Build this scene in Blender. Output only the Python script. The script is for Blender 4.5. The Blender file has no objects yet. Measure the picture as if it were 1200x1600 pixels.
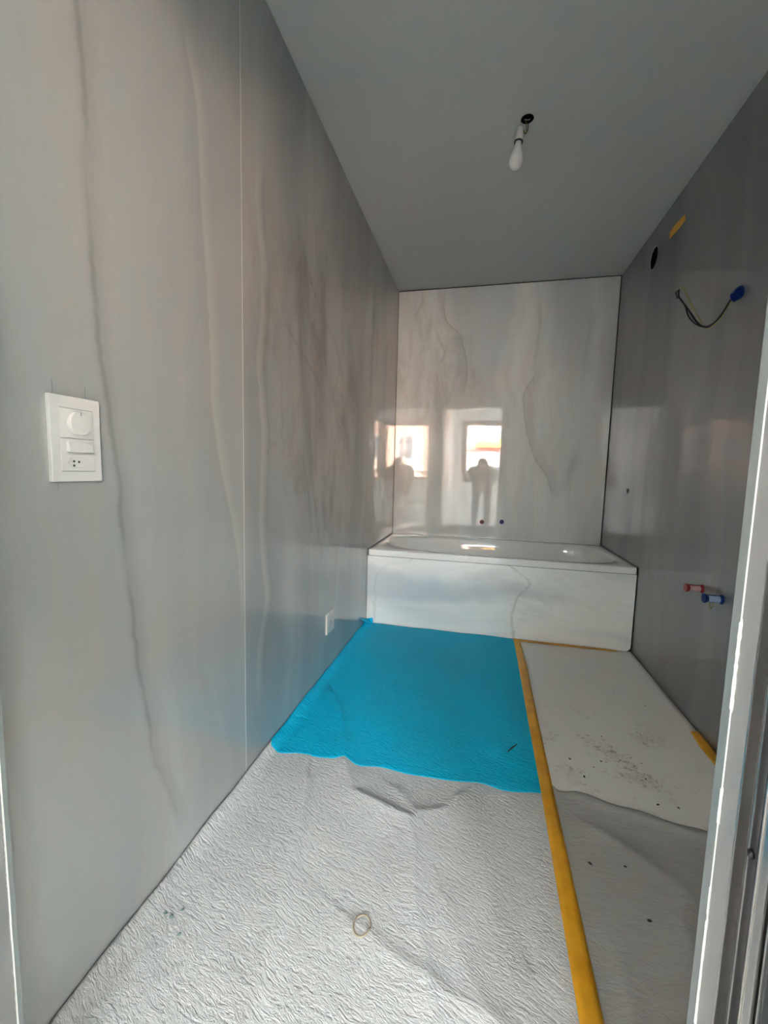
import bpy, bmesh, math, random
from mathutils import Vector, Matrix, noise
random.seed(7)
C = bpy.context.scene.collection
scn = bpy.context.scene

# ---------------------------------------------------------------- camera, world, sun, exposure
FPX, YAW, PITCH, ROLL = 648.07, -0.2285, -0.0997, 0.0253
CAM = Vector((0.7509, -3.5757, 1.0730))
W, H, T, TH = 1.70, 2.5763, 0.8269, 0.5254     # room width, height, tub depth, tub height
YF = -3.071                                     # inner face of the wall with the doorway
YR = -5.72                                      # window wall of the adjoining room
fwd = Vector((math.sin(YAW)*math.cos(PITCH), math.cos(YAW)*math.cos(PITCH), math.sin(PITCH)))
r0 = Vector((math.cos(YAW), -math.sin(YAW), 0)); u0 = r0.cross(fwd)
right = math.cos(ROLL)*r0 + math.sin(ROLL)*u0
up = -math.sin(ROLL)*r0 + math.cos(ROLL)*u0
cd = bpy.data.cameras.new('camera'); cam = bpy.data.objects.new('camera', cd); C.objects.link(cam)
cd.sensor_fit = 'HORIZONTAL'; cd.sensor_width = 36; cd.lens = FPX/1200*36; cd.clip_start = 0.01; cd.clip_end = 300
m = Matrix((right, up, -fwd)).transposed().to_4x4(); m.translation = CAM; cam.matrix_world = m
scn.camera = cam

w = bpy.data.worlds.new('sky'); scn.world = w; w.use_nodes = True
bg = w.node_tree.nodes['Background']; bg.inputs[0].default_value = (0.88, 0.93, 1.0, 1); bg.inputs[1].default_value = 8.0
sd = bpy.data.lights.new('sun', 'SUN'); sd.energy = 36; sd.angle = 0.01; sd.color = (1, .97, .92)
sun = bpy.data.objects.new('sun', sd); C.objects.link(sun)
sun.rotation_euler = Vector((0.35, -1.0, -1.0)).to_track_quat('-Z', 'Y').to_euler()
def portal(loc, direction, sx, sz):
    l = bpy.data.lights.new('daylight_portal', 'AREA'); l.shape = 'RECTANGLE'; l.size = sx; l.size_y = sz
    l.cycles.is_portal = True
    o = bpy.data.objects.new('daylight_portal', l); C.objects.link(o); o.location = loc
    o.rotation_euler = Vector(direction).to_track_quat('-Z', 'Z').to_euler()
portal((0.895, YR-0.10, 1.55), (0, 1, 0), 1.0, 1.12)
portal((2.05, YR-0.10, 1.56), (0, 1, 0), .95, 1.3)
portal((4.7, -4.55, 1.3), (-1, 0, 0), 1.85, 1.95)  # guides sky light through the added side window
vs = scn.view_settings; vs.view_transform = 'Standard'; vs.look = 'None'; vs.gamma = 1; vs.use_curve_mapping = False
vs.exposure = 2.75
scn.cycles.max_bounces = 14; scn.cycles.diffuse_bounces = 8; scn.cycles.glossy_bounces = 6; scn.cycles.transparent_max_bounces = 12
scn.cycles.use_denoising = True; scn.cycles.sample_clamp_indirect = 6; scn.cycles.caustics_reflective = True

# ---------------------------------------------------------------- helpers
def ray(px, py): return fwd + right*((px-600)/FPX) - up*((py-800)/FPX)
def hit(px, py, ax, val):
    d = ray(px, py); return CAM + d*((val-CAM[ax])/d[ax])
def link(name, bm, mat=None, parent=None, smooth=False, angle=None):
    me = bpy.data.meshes.new(name); bmesh.ops.recalc_face_normals(bm, faces=bm.faces); bm.to_mesh(me); bm.free()
    o = bpy.data.objects.new(name, me); C.objects.link(o)
    if mat: me.materials.append(mat)
    if parent: o.parent = parent
    if smooth:
        for p in me.polygons: p.use_smooth = True
        if angle: me.set_sharp_from_angle(angle=angle)
    return o
def thing(name, label, cat, loc=(0, 0, 0), group=None, mtx=None):
    o = bpy.data.objects.new(name, None); C.objects.link(o); o.empty_display_size = .05
    if mtx is not None: o.matrix_world = mtx
    else: o.location = loc
    return tag(o, label, cat, group)
def tag(o, label, cat, group=None):
    o['label'] = label; o['category'] = cat
    if group: o['group'] = group
    return o
def struct(o, kind='structure'): o['kind'] = kind; return o
def local(o, parent):     # mesh made in world coordinates, put under a placed parent
    o.parent = parent; o.matrix_parent_inverse = parent.matrix_basis.inverted(); return o
def box(bm, x0, x1, y0, y1, z0, z1, bev=0):
    v = bmesh.ops.create_cube(bm, size=1)['verts']
    bmesh.ops.scale(bm, vec=(x1-x0, y1-y0, z1-z0), verts=v)
    bmesh.ops.translate(bm, vec=((x0+x1)/2, (y0+y1)/2, (z0+z1)/2), verts=v)
    if bev:
        e = list({e for q in v for e in q.link_edges})
        bmesh.ops.bevel(bm, geom=e, offset=bev, segments=2, profile=.7, affect='EDGES')
def mbox(*a, **k): bm = bmesh.new(); box(bm, *a, **k); return bm
def catmull(pts, n=6):
    P = [Vector(p) for p in pts]
    if len(P) < 3: return P
    out = []
    for i in range(len(P)-1):
        a = P[max(i-1, 0)]; b = P[i]; c = P[i+1]; d = P[min(i+2, len(P)-1)]
        for k in range(n):
            t = k/n; out.append(.5*((2*b)+(c-a)*t+(2*a-5*b+4*c-d)*t*t+(3*b-a-3*c+d)*t**3))
    return out+[P[-1]]
def tube(bm, pts, r, seg=10, cap=True):
    pts = [Vector(p) for p in pts]; rr = r if isinstance(r, (list, tuple)) else [r]*len(pts)
    rings = []; n = None
    for i, p in enumerate(pts):
        t = (pts[min(i+1, len(pts)-1)]-pts[max(i-1, 0)]).normalized()
        if n is None:
            n = t.orthogonal().normalized()
        else: n = (n-t*n.dot(t)).normalized()
        b = t.cross(n)
        rings.append([bm.verts.new(p+(n*math.cos(a)+b*math.sin(a))*rr[i]) for a in [2*math.pi*k/seg for k in range(seg)]])
    for a, b in zip(rings, rings[1:]):
        for k in range(seg): bm.faces.new((a[k], a[(k+1) % seg], b[(k+1) % seg], b[k]))
    if cap: bm.faces.new(rings[0][::-1]); bm.faces.new(rings[-1])
def lathe(bm, prof, seg=24, mtx=None):    # profile [(r,z)]
    rings = []
    for r, z in prof:
        if r < 1e-6: rings.append([bm.verts.new((0, 0, z))]); continue
        rings.append([bm.verts.new((r*math.cos(2*math.pi*k/seg), r*math.sin(2*math.pi*k/seg), z)) for k in range(seg)])
    for a, b in zip(rings, rings[1:]):
        for k in range(seg):
            q = (k+1) % seg
            if len(a) == 1 and len(b) == 1: continue
            if len(a) == 1: bm.faces.new((a[0], b[q], b[k]))
            elif len(b) == 1: bm.faces.new((a[k], a[q], b[0]))
            else: bm.faces.new((a[k], a[q], b[q], b[k]))
    if mtx: bmesh.ops.transform(bm, matrix=mtx, verts=bm.verts)
def prism(bm, poly, fn, t):   # poly 2D, fn maps (u,v,h)->xyz, thickness t
    a = [bm.verts.new(fn(u, v, 0)) for u, v in poly]; b = [bm.verts.new(fn(u, v, t)) for u, v in poly]
    bm.faces.new(a[::-1]); bm.faces.new(b); n = len(poly)
    for k in range(n): bm.faces.new((a[k], a[(k+1) % n], b[(k+1) % n], b[k]))

# ---------------------------------------------------------------- materials
class NT:
    def __init__(s, name):
        s.m = bpy.data.materials.new(name); s.m.use_nodes = True; s.t = s.m.node_tree
        s.b = s.t.nodes['Principled BSDF']; s.co = s.n('ShaderNodeTexCoord').outputs['Object']
    def n(s, typ, **k):
        x = s.t.nodes.new(typ)
        for a, v in k.items(): setattr(x, a, v)
        return x
    def set(s, sock, v):
        if hasattr(v, 'links') or isinstance(v, bpy.types.NodeSocket): s.t.links.new(v, sock)
        else: sock.default_value = v
    def math(s, op, a, b=0.0, c=0.0, clamp=False):
        x = s.n('ShaderNodeMath', operation=op, use_clamp=clamp)
        s.set(x.inputs[0], a); s.set(x.inputs[1], b); s.set(x.inputs[2], c); return x.outputs[0]
    def sep(s, v): x = s.n('ShaderNodeSeparateXYZ'); s.set(x.inputs[0], v); return x.outputs
    def comb(s, a, b, c):
        x = s.n('ShaderNodeCombineXYZ'); s.set(x.inputs[0], a); s.set(x.inputs[1], b); s.set(x.inputs[2], c); return x.outputs[0]
    def noise(s, v, scale=1, detail=4, rough=.55, dist=0, typ='FBM'):
        x = s.n('ShaderNodeTexNoise', noise_type=typ); s.set(x.inputs['Vector'], v)
        x.inputs['Scale'].default_value = scale; x.inputs['Detail'].default_value = detail
        x.inputs['Roughness'].default_value = rough; x.inputs['Distortion'].default_value = dist
        if typ != 'FBM': x.normalize = True
        return x.outputs[0]
    def ramp(s, f, a, b, lo=0.0, hi=1.0):
        x = s.n('ShaderNodeMapRange', interpolation_type='SMOOTHSTEP', clamp=True); s.set(x.inputs[0], f)
        for k, v in zip((1, 2, 3, 4), (a, b, lo, hi)): x.inputs[k].default_value = v
        return x.outputs[0]
    def mix(s, f, a, b, typ='MIX'):
        x = s.n('ShaderNodeMix', data_type='RGBA', blend_type=typ); s.set(x.inputs[0], f)
        s.set(x.inputs[6], a if isinstance(a, bpy.types.NodeSocket) else (*a, 1)); s.set(x.inputs[7], b if isinstance(b, bpy.types.NodeSocket) else (*b, 1))
        return x.outputs[2]
    def curve(s, f, pts, lo, hi, vlo, vhi):     # float curve through (position, value) points
        x = s.n('ShaderNodeFloatCurve'); cv = x.mapping.curves[0]
        P = sorted(((p-lo)/(hi-lo), (q-vlo)/(vhi-vlo)) for p, q in pts)
        P = [(max(0, min(1, a)), max(0, min(1, b))) for a, b in P]
        if P[0][0] > .01: P = [(0, P[0][1])]+P
        if P[-1][0] < .99: P = P+[(1, P[-1][1])]
        cv.points[0].location = P[0]; cv.points[1].location = P[-1]
        for p in P[1:-1]: cv.points.new(*p)
        x.mapping.update()
        s.set(x.inputs['Value'], s.ramp_lin(f, lo, hi))
        return s.math('MULTIPLY_ADD', x.outputs[0], vhi-vlo, vlo)
    def ramp_lin(s, f, a, b, lo=0.0, hi=1.0):
        x = s.n('ShaderNodeMapRange', clamp=True); s.set(x.inputs[0], f)
        for k, v in zip((1, 2, 3, 4), (a, b, lo, hi)): x.inputs[k].default_value = v
        return x.outputs[0]
    def bump(s, h, strength=.3, dist=.01):
        x = s.n('ShaderNodeBump'); x.inputs['Strength'].default_value = strength; x.inputs['Distance'].default_value = dist
        s.set(x.inputs['Height'], h); s.set(s.b.inputs['Normal'], x.outputs[0])
    def done(s, col=None, rough=.5, metal=0, spec=.5):
        if col is not None: s.set(s.b.inputs['Base Color'], col if isinstance(col, bpy.types.NodeSocket) else (*col, 1))
        s.set(s.b.inputs['Roughness'], rough); s.b.inputs['Metallic'].default_value = metal; s.b.inputs['Specular IOR Level'].default_value = spec
        return s.m
def plain(name, col, rough=.5, metal=0, var=.06, scale=30, spec=.5, bump=0):
    n = NT(name); f = n.noise(n.co, scale, 3)
    c = n.mix(f, tuple(x*(1-var) for x in col), tuple(min(1, x*(1+var)) for x in col))
    if bump: n.bump(f, bump, .002)
    return n.done(c, rough, metal, spec)

def marble(name, ax, veins=(), light=(), cloud=None, seed=0.0, horizontal=False, rough=.045, light_gain=1.0, con=1.0, cross=(), zlo=0, zhi=2.6, ulo=-3.2, uhi=1.8, warm=1.0):
    n = NT(name); s = n.sep(n.co); u = s[ax]; z = s[2]
    if horizontal: u, z = s[2], s[0]
    wob = n.noise(n.comb(n.math('ADD', u, seed), z, seed), 1.3, 3)
    uw = n.math('MULTIPLY_ADD', wob, .35, u)
    broad = n.noise(n.comb(n.math('MULTIPLY', uw, 3.0), n.math('MULTIPLY', z, .35), seed), 1, 3, .5)
    streak = n.noise(n.comb(n.math('MULTIPLY', uw, 14), n.math('MULTIPLY', z, .8), seed+3), 1, 4, .6)
    fine = n.noise(n.comb(n.math('MULTIPLY', uw, 70), n.math('MULTIPLY', z, 2.2), seed+7), 1, 3, .6)
    A = (.375, .385, .370); B = tuple(a-(a-b)*con for a, b in zip(A, (.300, .315, .313))); P = tuple(a-(a-b)*con for a, b in zip(A, (.345, .325, .303)))
    c = n.mix(n.ramp(broad, .38, .62), A, B)
    c = n.mix(n.math('MULTIPLY', n.ramp(streak, .42, .74), .6*warm), c, P)
    c = n.mix(n.math('MULTIPLY', n.ramp(fine, .5, .75), .22), c, (.27, .27, .26))
    if cloud:     # turbulent patch centred at (u0,z0)
        u0, z0, ru, rz, amt = cloud
        du = n.math('DIVIDE', n.math('SUBTRACT', u, u0), ru); dz = n.math('DIVIDE', n.math('SUBTRACT', z, z0), rz)
        d = n.math('SQRT', n.math('ADD', n.math('MULTIPLY', du, du), n.math('MULTIPLY', dz, dz)))
        mask = n.ramp(d, .5, 1.1, 1, 0)
        tb = n.noise(n.comb(n.math('MULTIPLY', u, 3.2), n.math('MULTIPLY', z, 1.3), seed+11), 1, 6, .6, .9)
        tb2 = n.noise(n.comb(n.math('MULTIPLY', u, 4.5), n.math('MULTIPLY', n.math('ADD', z, n.math('MULTIPLY', u, .8)), 1.6), seed+19), 1, 7, .66, .5)
        ridge = n.ramp(n.math('ABSOLUTE', n.math('SUBTRACT', tb, .5)), 0, .025, 1, 0)
        c = n.mix(n.math('MULTIPLY', n.math('MULTIPLY', n.ramp(tb2, .44, .68), mask), amt), c, (.20, .195, .18))
        c = n.mix(n.math('MULTIPLY', n.math('MULTIPLY', ridge, mask), amt*.4), c, (.24, .23, .215))
    jit = n.math('MULTIPLY', n.math('SUBTRACT', n.noise(n.comb(u, n.math('MULTIPLY', z, 9), seed+2), 2, 4), .5), .02)
    uj = n.math('ADD', u, jit)
    for pts, wd, halo, amt in veins:
        cv = n.curve(z, [(b, a) for a, b in pts], zlo, zhi, ulo, uhi)
        d = n.math('SUBTRACT', uj, cv)
        zs = [b for a, b in pts]; inz = n.math('MULTIPLY', n.ramp(z, min(zs)-.06, min(zs)+.05), n.ramp(z, max(zs)-.05, max(zs)+.06, 1, 0))
        core = n.ramp(n.math('ABSOLUTE', d), 0, wd, 1, 0)
        core = n.math('MULTIPLY', core, n.ramp(n.noise(n.comb(0.0, z, seed), 5, 3), .3, .6, .45, 1))
        hl = n.math('MULTIPLY', n.ramp(d, 0, abs(halo), 1, 0), n.ramp(d, -wd*1.5, 0)) if halo > 0 else n.math('MULTIPLY', n.ramp(d, halo, 0), n.ramp(d, 0, wd*1.5, 1, 0))
        f = n.math('MULTIPLY', n.math('MAXIMUM', n.math('MULTIPLY', core, amt), n.math('MULTIPLY', hl, amt*.42)), inz)
        c = n.mix(f, c, (.14, .135, .13))
    for pts, wd, amt in cross:      # veins that run the other way
        cv = n.curve(u, [(b, a) for a, b in pts], 0, .6, 0, 1.8)
        d = n.math('SUBTRACT', n.math('ADD', z, n.math('MULTIPLY', n.math('SUBTRACT', n.noise(n.comb(u, z, 1.0), 18, 3), .5), .05)), cv)
        f = n.math('MULTIPLY', n.ramp(n.math('ABSOLUTE', d), 0, wd, 1, 0), n.ramp(n.noise(n.comb(u, 0.0, seed), 14, 3), .35, .6, .2, amt))
        c = n.mix(f, c, (.17, .17, .165))
    for pts, wd, amt in light:
        cv = n.curve(z, [(b, a) for a, b in pts], zlo, zhi, ulo, uhi)
        d = n.math('SUBTRACT', uj, cv)
        zs = [b for a, b in pts]; inz = n.math('MULTIPLY', n.ramp(z, min(zs)-.1, min(zs)+.1), n.ramp(z, max(zs)-.1, max(zs)+.1, 1, 0))
        f = n.math('MULTIPLY', n.math('MULTIPLY', n.ramp(d, 0, wd, 1, 0), n.ramp(d, -.008, .004)), n.math('MULTIPLY', inz, amt))
        c = n.mix(f, c, (.45, .43, .37))
    c = n.mix(1.0, c, (light_gain, light_gain, light_gain), 'MULTIPLY')  # puts each wall's share of light into the stone colour
    n.b.inputs['Coat Weight'].default_value = 1.0; n.b.inputs['Coat Roughness'].default_value = rough; n.b.inputs['Coat IOR'].default_value = 1.75
    return n.done(c, .4, 0, .3)

V1 = [(-2.896, 1.95), (-2.892, 1.842), (-2.886, 1.794), (-2.886, 1.729), (-2.893, 1.625), (-2.887, 1.527), (-2.882, 1.436), (-2.877, 1.305), (-2.864, 1.221), (-2.855, 1.132), (-2.843, 1.039), (-2.84, .928), (-2.829, .827), (-2.816, .69), (-2.807, .594), (-2.791, .523), (-2.774, .364), (-2.731, .246), (-2.698, .127)]
V2 = [(-2.604, 2.106), (-2.572, 2.003), (-2.56, 1.847), (-2.553, 1.726), (-2.534, 1.539), (-2.529, 1.405), (-2.522, 1.232), (-2.488, 1.071), (-2.442, .934), (-2.403, .764), (-2.392, .547)]
V3 = [(-2.232, 2.054), (-2.233, 1.904), (-2.208, 1.795), (-2.2, 1.651), (-2.219, 1.495), (-2.232, 1.448), (-2.215, 1.321), (-2.202, 1.189), (-2.208, 1.051), (-2.218, .866), (-2.2, .721), (-2.181, .593), (-2.23, .437), (-2.245, .246)]
M_left1 = marble('marble_left_near', 1, [(V1, .014, .05, .55), ([(a-.004, b) for a, b in V2], .012, -.06, .16)], [(V2, .05, .5)], seed=2.1, light_gain=.90)
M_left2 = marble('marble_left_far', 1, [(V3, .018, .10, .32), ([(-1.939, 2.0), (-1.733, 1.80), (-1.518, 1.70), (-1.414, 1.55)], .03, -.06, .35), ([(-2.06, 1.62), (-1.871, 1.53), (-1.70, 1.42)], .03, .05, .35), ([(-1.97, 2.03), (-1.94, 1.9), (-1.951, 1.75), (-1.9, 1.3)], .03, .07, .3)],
                 [([(a-.05, b) for a, b in V3], .045, .45)], cloud=(-1.65, 1.4, .8, .95, .95), seed=5.3, con=1.35, warm=1.2, light_gain=.86)
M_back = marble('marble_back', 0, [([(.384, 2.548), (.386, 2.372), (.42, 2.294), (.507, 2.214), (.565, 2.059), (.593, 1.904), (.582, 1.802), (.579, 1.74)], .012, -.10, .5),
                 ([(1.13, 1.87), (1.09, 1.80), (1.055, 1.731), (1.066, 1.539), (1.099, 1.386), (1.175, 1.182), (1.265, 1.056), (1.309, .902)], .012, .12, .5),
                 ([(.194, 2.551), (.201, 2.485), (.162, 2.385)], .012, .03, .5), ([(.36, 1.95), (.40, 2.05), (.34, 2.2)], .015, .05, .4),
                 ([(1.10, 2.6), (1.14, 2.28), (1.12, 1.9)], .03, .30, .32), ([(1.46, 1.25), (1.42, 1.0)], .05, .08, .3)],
                 cloud=(.35, 1.95, .45, .6, .7), seed=8.2, con=1.25, ulo=0, uhi=1.7, rough=.02, light_gain=1.9)  # same stone, colour lightened for the daylight this wall faces
M_right = marble('marble_right', 1, [([(-.823, 1.42), (-.798, 1.17), (-.793, 1.017), (-.805, .787), (-.828, .556)], .01, -.12, .5), ([(-.93, 2.5), (-.93, 1.9), (-.94, 1.3)], .04, -.10, .3)], cloud=(-1.1, .8, .4, .5, .35), seed=12.4, light_gain=.45, con=1.4)  # same stone, colour darkened to carry the shade on this side
M_apron = marble('marble_apron', 0, [], [], seed=15.7, horizontal=True, cloud=(.35, 1.0, .3, .5, .35), rough=.08, warm=.3, light_gain=2.4, con=1.7, cross=[([(1.0, .02), (.985, .15), (1.01, .26), (1.075, .39), (1.0, .45), (.93, .50)], .016, .6), ([(.06, .20), (.07, .33), (.14, .42), (.30, .47)], .014, .35)])  # apron colour lightened to stand in for light falling on it

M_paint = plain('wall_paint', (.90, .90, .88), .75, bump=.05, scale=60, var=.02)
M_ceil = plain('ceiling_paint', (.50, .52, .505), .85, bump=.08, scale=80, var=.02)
M_screed = plain('screed', (.35, .34, .32), .9, scale=12, var=.2)
M_gap = plain('dark_joint', (.03, .028, .024), .8)
M_white_joint = plain('white_joint', (.85, .84, .80), .6)
M_enamel = plain('white_enamel', (.80, .81, .79), .06, var=.01, spec=.6)
M_plastic = plain('white_plastic', (.50, .50, .48), .32, var=.02)
M_black = plain('black_plastic', (.012, .012, .013), .4)
M_alu = plain('brushed_aluminium', (.55, .54, .53), .28, metal=1, scale=90)
M_darkalu = plain('dark_anodised', (.10, .10, .11), .3, metal=1)
M_brush = plain('grey_brush_seal', (.10, .095, .09), .8, scale=300, var=.5)
M_jamb = plain('jamb_paint', (.26, .265, .265), .4, var=.04, scale=14, bump=.05)
M_jambedge = plain('jamb_edge_film', (.22, .25, .25), .3, var=.05)
M_caulk = plain('caulk', (.90, .90, .87), .5, bump=.3, scale=200)
M_red = plain('red_plastic', (.20, .010, .016), .4, spec=.25); M_blueplastic = plain('blue_plastic', (.002, .020, .12), .45, spec=.12)
M_wireblack = plain('black_wire', (.004, .004, .006), .5, spec=.15); M_wireyellow = plain('yellow_wire', (.22, .20, .06), .5, spec=.2)
M_wood = plain('brown_window_frame', (.22, .13, .08), .4, scale=20, var=.2)
M_concrete = plain('pale_plaster', (.72, .70, .66), .8, scale=6, var=.08)
M_fulldark = plain('cavity', (.004, .004, .004), .95, spec=.05)
M_ply = plain('covered_floor', (.66, .64, .60), .5, scale=8, var=.2)

def tape_mat():
    n = NT('yellow_tape'); f = n.noise(n.co, 14, 5, .6); g = n.noise(n.co, 160, 3)
    c = n.mix(n.ramp(f, .35, .7), (.74, .37, .018), (.60, .28, .012)); n.bump(g, .25, .002); return n.done(c, .42)
M_tape = tape_mat()

def sheet_mat(name, cols, rough, sx, sy, amt, dirt=0.0, rot=0.0, spec=.4):
    n = NT(name); s = n.sep(n.co)
    wx = n.noise(n.co, 3.0, 3); wy = n.noise(n.comb(s[1], s[0], 4.0), 7, 3)
    x = n.math('MULTIPLY_ADD', wx, .12, s[0]); y = n.math('MULTIPLY_ADD', wy, .035, n.math('MULTIPLY_ADD', s[0], rot, s[1]))
    v = n.comb(n.math('MULTIPLY', x, sx), n.math('MULTIPLY', y, sy), 0.0)
    a = n.noise(v, 1, 5, .62, .35); b = n.noise(v, 2.1, 4, .65, .3)
    r1 = n.math('ABSOLUTE', n.math('SUBTRACT', a, .5)); r1 = n.ramp(r1, 0, .16, 1, 0)
    r2 = n.ramp(n.math('ABSOLUTE', n.math('SUBTRACT', b, .5)), 0, .14, 1, 0)
    h = n.math('ADD', r1, n.math('MULTIPLY', r2, .5))
    h = n.math('ADD', h, n.math('MULTIPLY', n.noise(n.co, 500, 2), .12))
    n.bump(h, amt, .0045)
    c = n.mix(n.noise(n.co, 5, 4), cols[0], cols[1])
    if dirt:
        sp = n.noise(n.co, 55, 4, .7); blot = n.noise(n.co, 5.5, 3, .55)
        cx = n.math('SUBTRACT', s[0], 1.27); cy = n.math('SUBTRACT', s[1], -1.86)
        d = n.math('SQRT', n.math('ADD', n.math('MULTIPLY', cx, cx), n.math('MULTIPLY', cy, cy)))
        mask = n.ramp(d, .10, .38, 1, .05)
        f = n.math('MULTIPLY', n.math('MULTIPLY', n.ramp(sp, .50, .62), n.ramp(blot, .46, .58)), mask)
        c = n.mix(n.math('MULTIPLY', f, .65), c, (.20, .12, .075))
        c = n.mix(n.math('MULTIPLY', n.math('MULTIPLY', n.ramp(blot, .5, .7), mask), .35), c, (.42, .34, .26))
    return n.done(c, rough, 0, spec)
M_fleece = sheet_mat('white_fleece', ((.66, .66, .645), (.60, .605, .59)), .6, 24, 74, .75, rot=.35)
M_blue = sheet_mat('blue_film', ((.001, .60, .92), (.001, .54, .86)), .45, 17, 60, 1.0, rot=.3, spec=.12)
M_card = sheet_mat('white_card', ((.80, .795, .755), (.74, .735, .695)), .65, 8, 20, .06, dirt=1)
M_paper = sheet_mat('white_liner_shaded', ((.38, .38, .36), (.345, .345, .325)), .6, 9, 28, .18)  # base colour darkened to carry the door jamb's shade

def glass_mat():
    n = NT('window_glass'); t = n.t; g = n.n('ShaderNodeBsdfGlossy'); g.inputs['Roughness'].default_value = 0.0
    tr = n.n('ShaderNodeBsdfTransparent'); tr.inputs[0].default_value = (.97, .98, .97, 1)
    fr = n.n('ShaderNodeFresnel'); fr.inputs[0].default_value = 1.45; mx = n.n('ShaderNodeMixShader')
    t.links.new(fr.outputs[0], mx.inputs[0]); t.links.new(tr.outputs[0], mx.inputs[1]); t.links.new(g.outputs[0], mx.inputs[2])
    t.links.new(mx.outputs[0], t.nodes['Material Output'].inputs[0]); return n.m
M_glass = glass_mat()
def bulb_glass():
    n = NT('frosted_bulb_glass'); n.b.inputs['Transmission Weight'].default_value = .62; n.b.inputs['IOR'].default_value = 1.3
    return n.done((.9, .92, .92), .15)
M_bulb = bulb_glass()

# ---------------------------------------------------------------- the setting: bathroom shell
G = .0012
def panel_wall(wname, mk_back, panels, mat_by):
    w_ = struct(link(wname, mk_back, M_gap))
    for i, p in enumerate(panels):
        bm = mbox(*p, bev=.0008); link('stone_panel', bm, mat_by[i], w_)
    return w_
TP = .008
floor = struct(link('floor', mbox(-.15, 4.75, YR-.25, .15, -.16, -.008), M_screed))
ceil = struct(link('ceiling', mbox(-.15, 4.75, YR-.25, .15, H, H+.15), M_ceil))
TOP = H-.004
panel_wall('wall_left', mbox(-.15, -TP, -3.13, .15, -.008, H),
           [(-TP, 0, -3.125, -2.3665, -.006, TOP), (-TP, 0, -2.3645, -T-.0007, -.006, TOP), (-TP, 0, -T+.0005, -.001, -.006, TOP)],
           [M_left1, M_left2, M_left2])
link('pale_joint', mbox(-.0072, -.0006, -2.3668, -2.3642, 0, TOP), M_white_joint, bpy.data.objects['wall_left'])
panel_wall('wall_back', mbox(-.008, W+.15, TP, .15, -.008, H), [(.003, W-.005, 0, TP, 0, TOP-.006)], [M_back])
# right wall: backing with the vent opening left free
wr = struct(link('wall_right', mbox(W+TP, W+.15, YF-.14, TP, -.008, H), M_gap))
VY, VZ, VR = -.628, 2.393, .066
def panel_with_hole(y0, y1, z0, z1, hy, hz, hr, ry=1.0, n=32, inner=None):
    bm = bmesh.new(); outer = []; inn = []
    for k in range(n):
        a = 2*math.pi*k/n+math.pi/4; c, s = math.cos(a), math.sin(a)
        tt = min((y1-hy)/c if c > 1e-9 else 1e9, (y0-hy)/c if c < -1e-9 else 1e9, (z1-hz)/s if s > 1e-9 else 1e9, (z0-hz)/s if s < -1e-9 else 1e9)
        outer.append((hy+c*tt, hz+s*tt)); inn.append((hy+c*hr, hz+s*hr*ry))
    corners = [(y1, z1), (y0, z1), (y0, z0), (y1, z0)]
    layers = {}
    for x in (W, W+TP):
        layers[x] = ([bm.verts.new((x, *p)) for p in outer], [bm.verts.new((x, *p)) for p in inn])
        o_, i_ = layers[x]
        def side(p): return 0 if abs(p[0]-y1) < 1e-6 else 1 if abs(p[1]-z1) < 1e-6 else 2 if abs(p[0]-y0) < 1e-6 else 3
        cv = {q: bm.verts.new((x, *q)) for q in corners}
        for k in range(n):
            q = (k+1) % n; vs_ = [i_[k], o_[k]]
            sa, sb = side(outer[k]), side(outer[q])
            if sa != sb:
                cc = [c for c in corners if (abs(c[0]-outer[k][0]) < 1e-6 or abs(c[1]-outer[k][1]) < 1e-6) and (abs(c[0]-outer[q][0]) < 1e-6 or abs(c[1]-outer[q][1]) < 1e-6)]
                if cc and (Vector(cc[0])-Vector(outer[k])).length > 1e-5 and (Vector(cc[0])-Vector(outer[q])).length > 1e-5: vs_.append(cv[cc[0]])
            vs_ += [o_[q], i_[q]]
            bm.faces.new(vs_)
    a, b = layers[W][1], layers[W+TP][1]
    for k in range(n): q = (k+1) % n; bm.faces.new((a[k], a[q], b[q], b[k]))
    bmesh.ops.remove_doubles(bm, verts=bm.verts, dist=1e-5)
    return bm
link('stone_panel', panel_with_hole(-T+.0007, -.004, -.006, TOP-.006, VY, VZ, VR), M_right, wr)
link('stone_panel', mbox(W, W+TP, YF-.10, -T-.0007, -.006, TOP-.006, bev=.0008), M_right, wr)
# wall with the doorway
DX0, DX1, DZ, YB = .06, 1.018, 2.065, -3.215
wf = struct(link('wall_front', mbox(DX1+.022, 4.75, YB, YF, -.008, H), M_paint))
link('lintel', mbox(-.15, DX1+.03, YB, YF-.002, DZ+.02, H), M_paint, wf)
link('pier', mbox(-.15, DX0-.02, YB, -3.126, -.008, H), M_paint, wf)

# door frame, right hand: pocket for the sliding leaf
door = struct(bpy.data.objects.new('door_1', None)); C.objects.link(door)
def strip(name, x0, x1, y0, y1, mat, z1=DZ, bev=.0012, z0=-.005): return link(name, mbox(x0, x1, y0, y1, z0, z1, bev=bev), mat, door)
strip('edge_trim', 1.018, 1.040, -3.0865, YF+.0, M_jambedge)
strip('jamb_board', 1.0185, 1.040, -3.118, -3.0875, M_jamb)
strip('bright_bead', 1.0165, 1.040, -3.1205, -3.118, M_alu, bev=.0008)
strip('brush_recess', 1.026, 1.040, -3.1375, -3.1205, M_brush)
strip('metal_fin', 1.0175, 1.040, -3.1395, -3.1375, M_alu, bev=.0006)
strip('dark_channel', 1.024, 1.040, -3.1505, -3.1395, M_darkalu)
strip('metal_fin', 1.0180, 1.040, -3.152, -3.1505, M_alu, bev=.0006)
strip('aluminium_track', 1.0190, 1.040, -3.164, -3.152, M_alu, bev=.002)
strip('pocket_slot', 1.034, 1.040, -3.169, -3.164, M_black)
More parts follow.
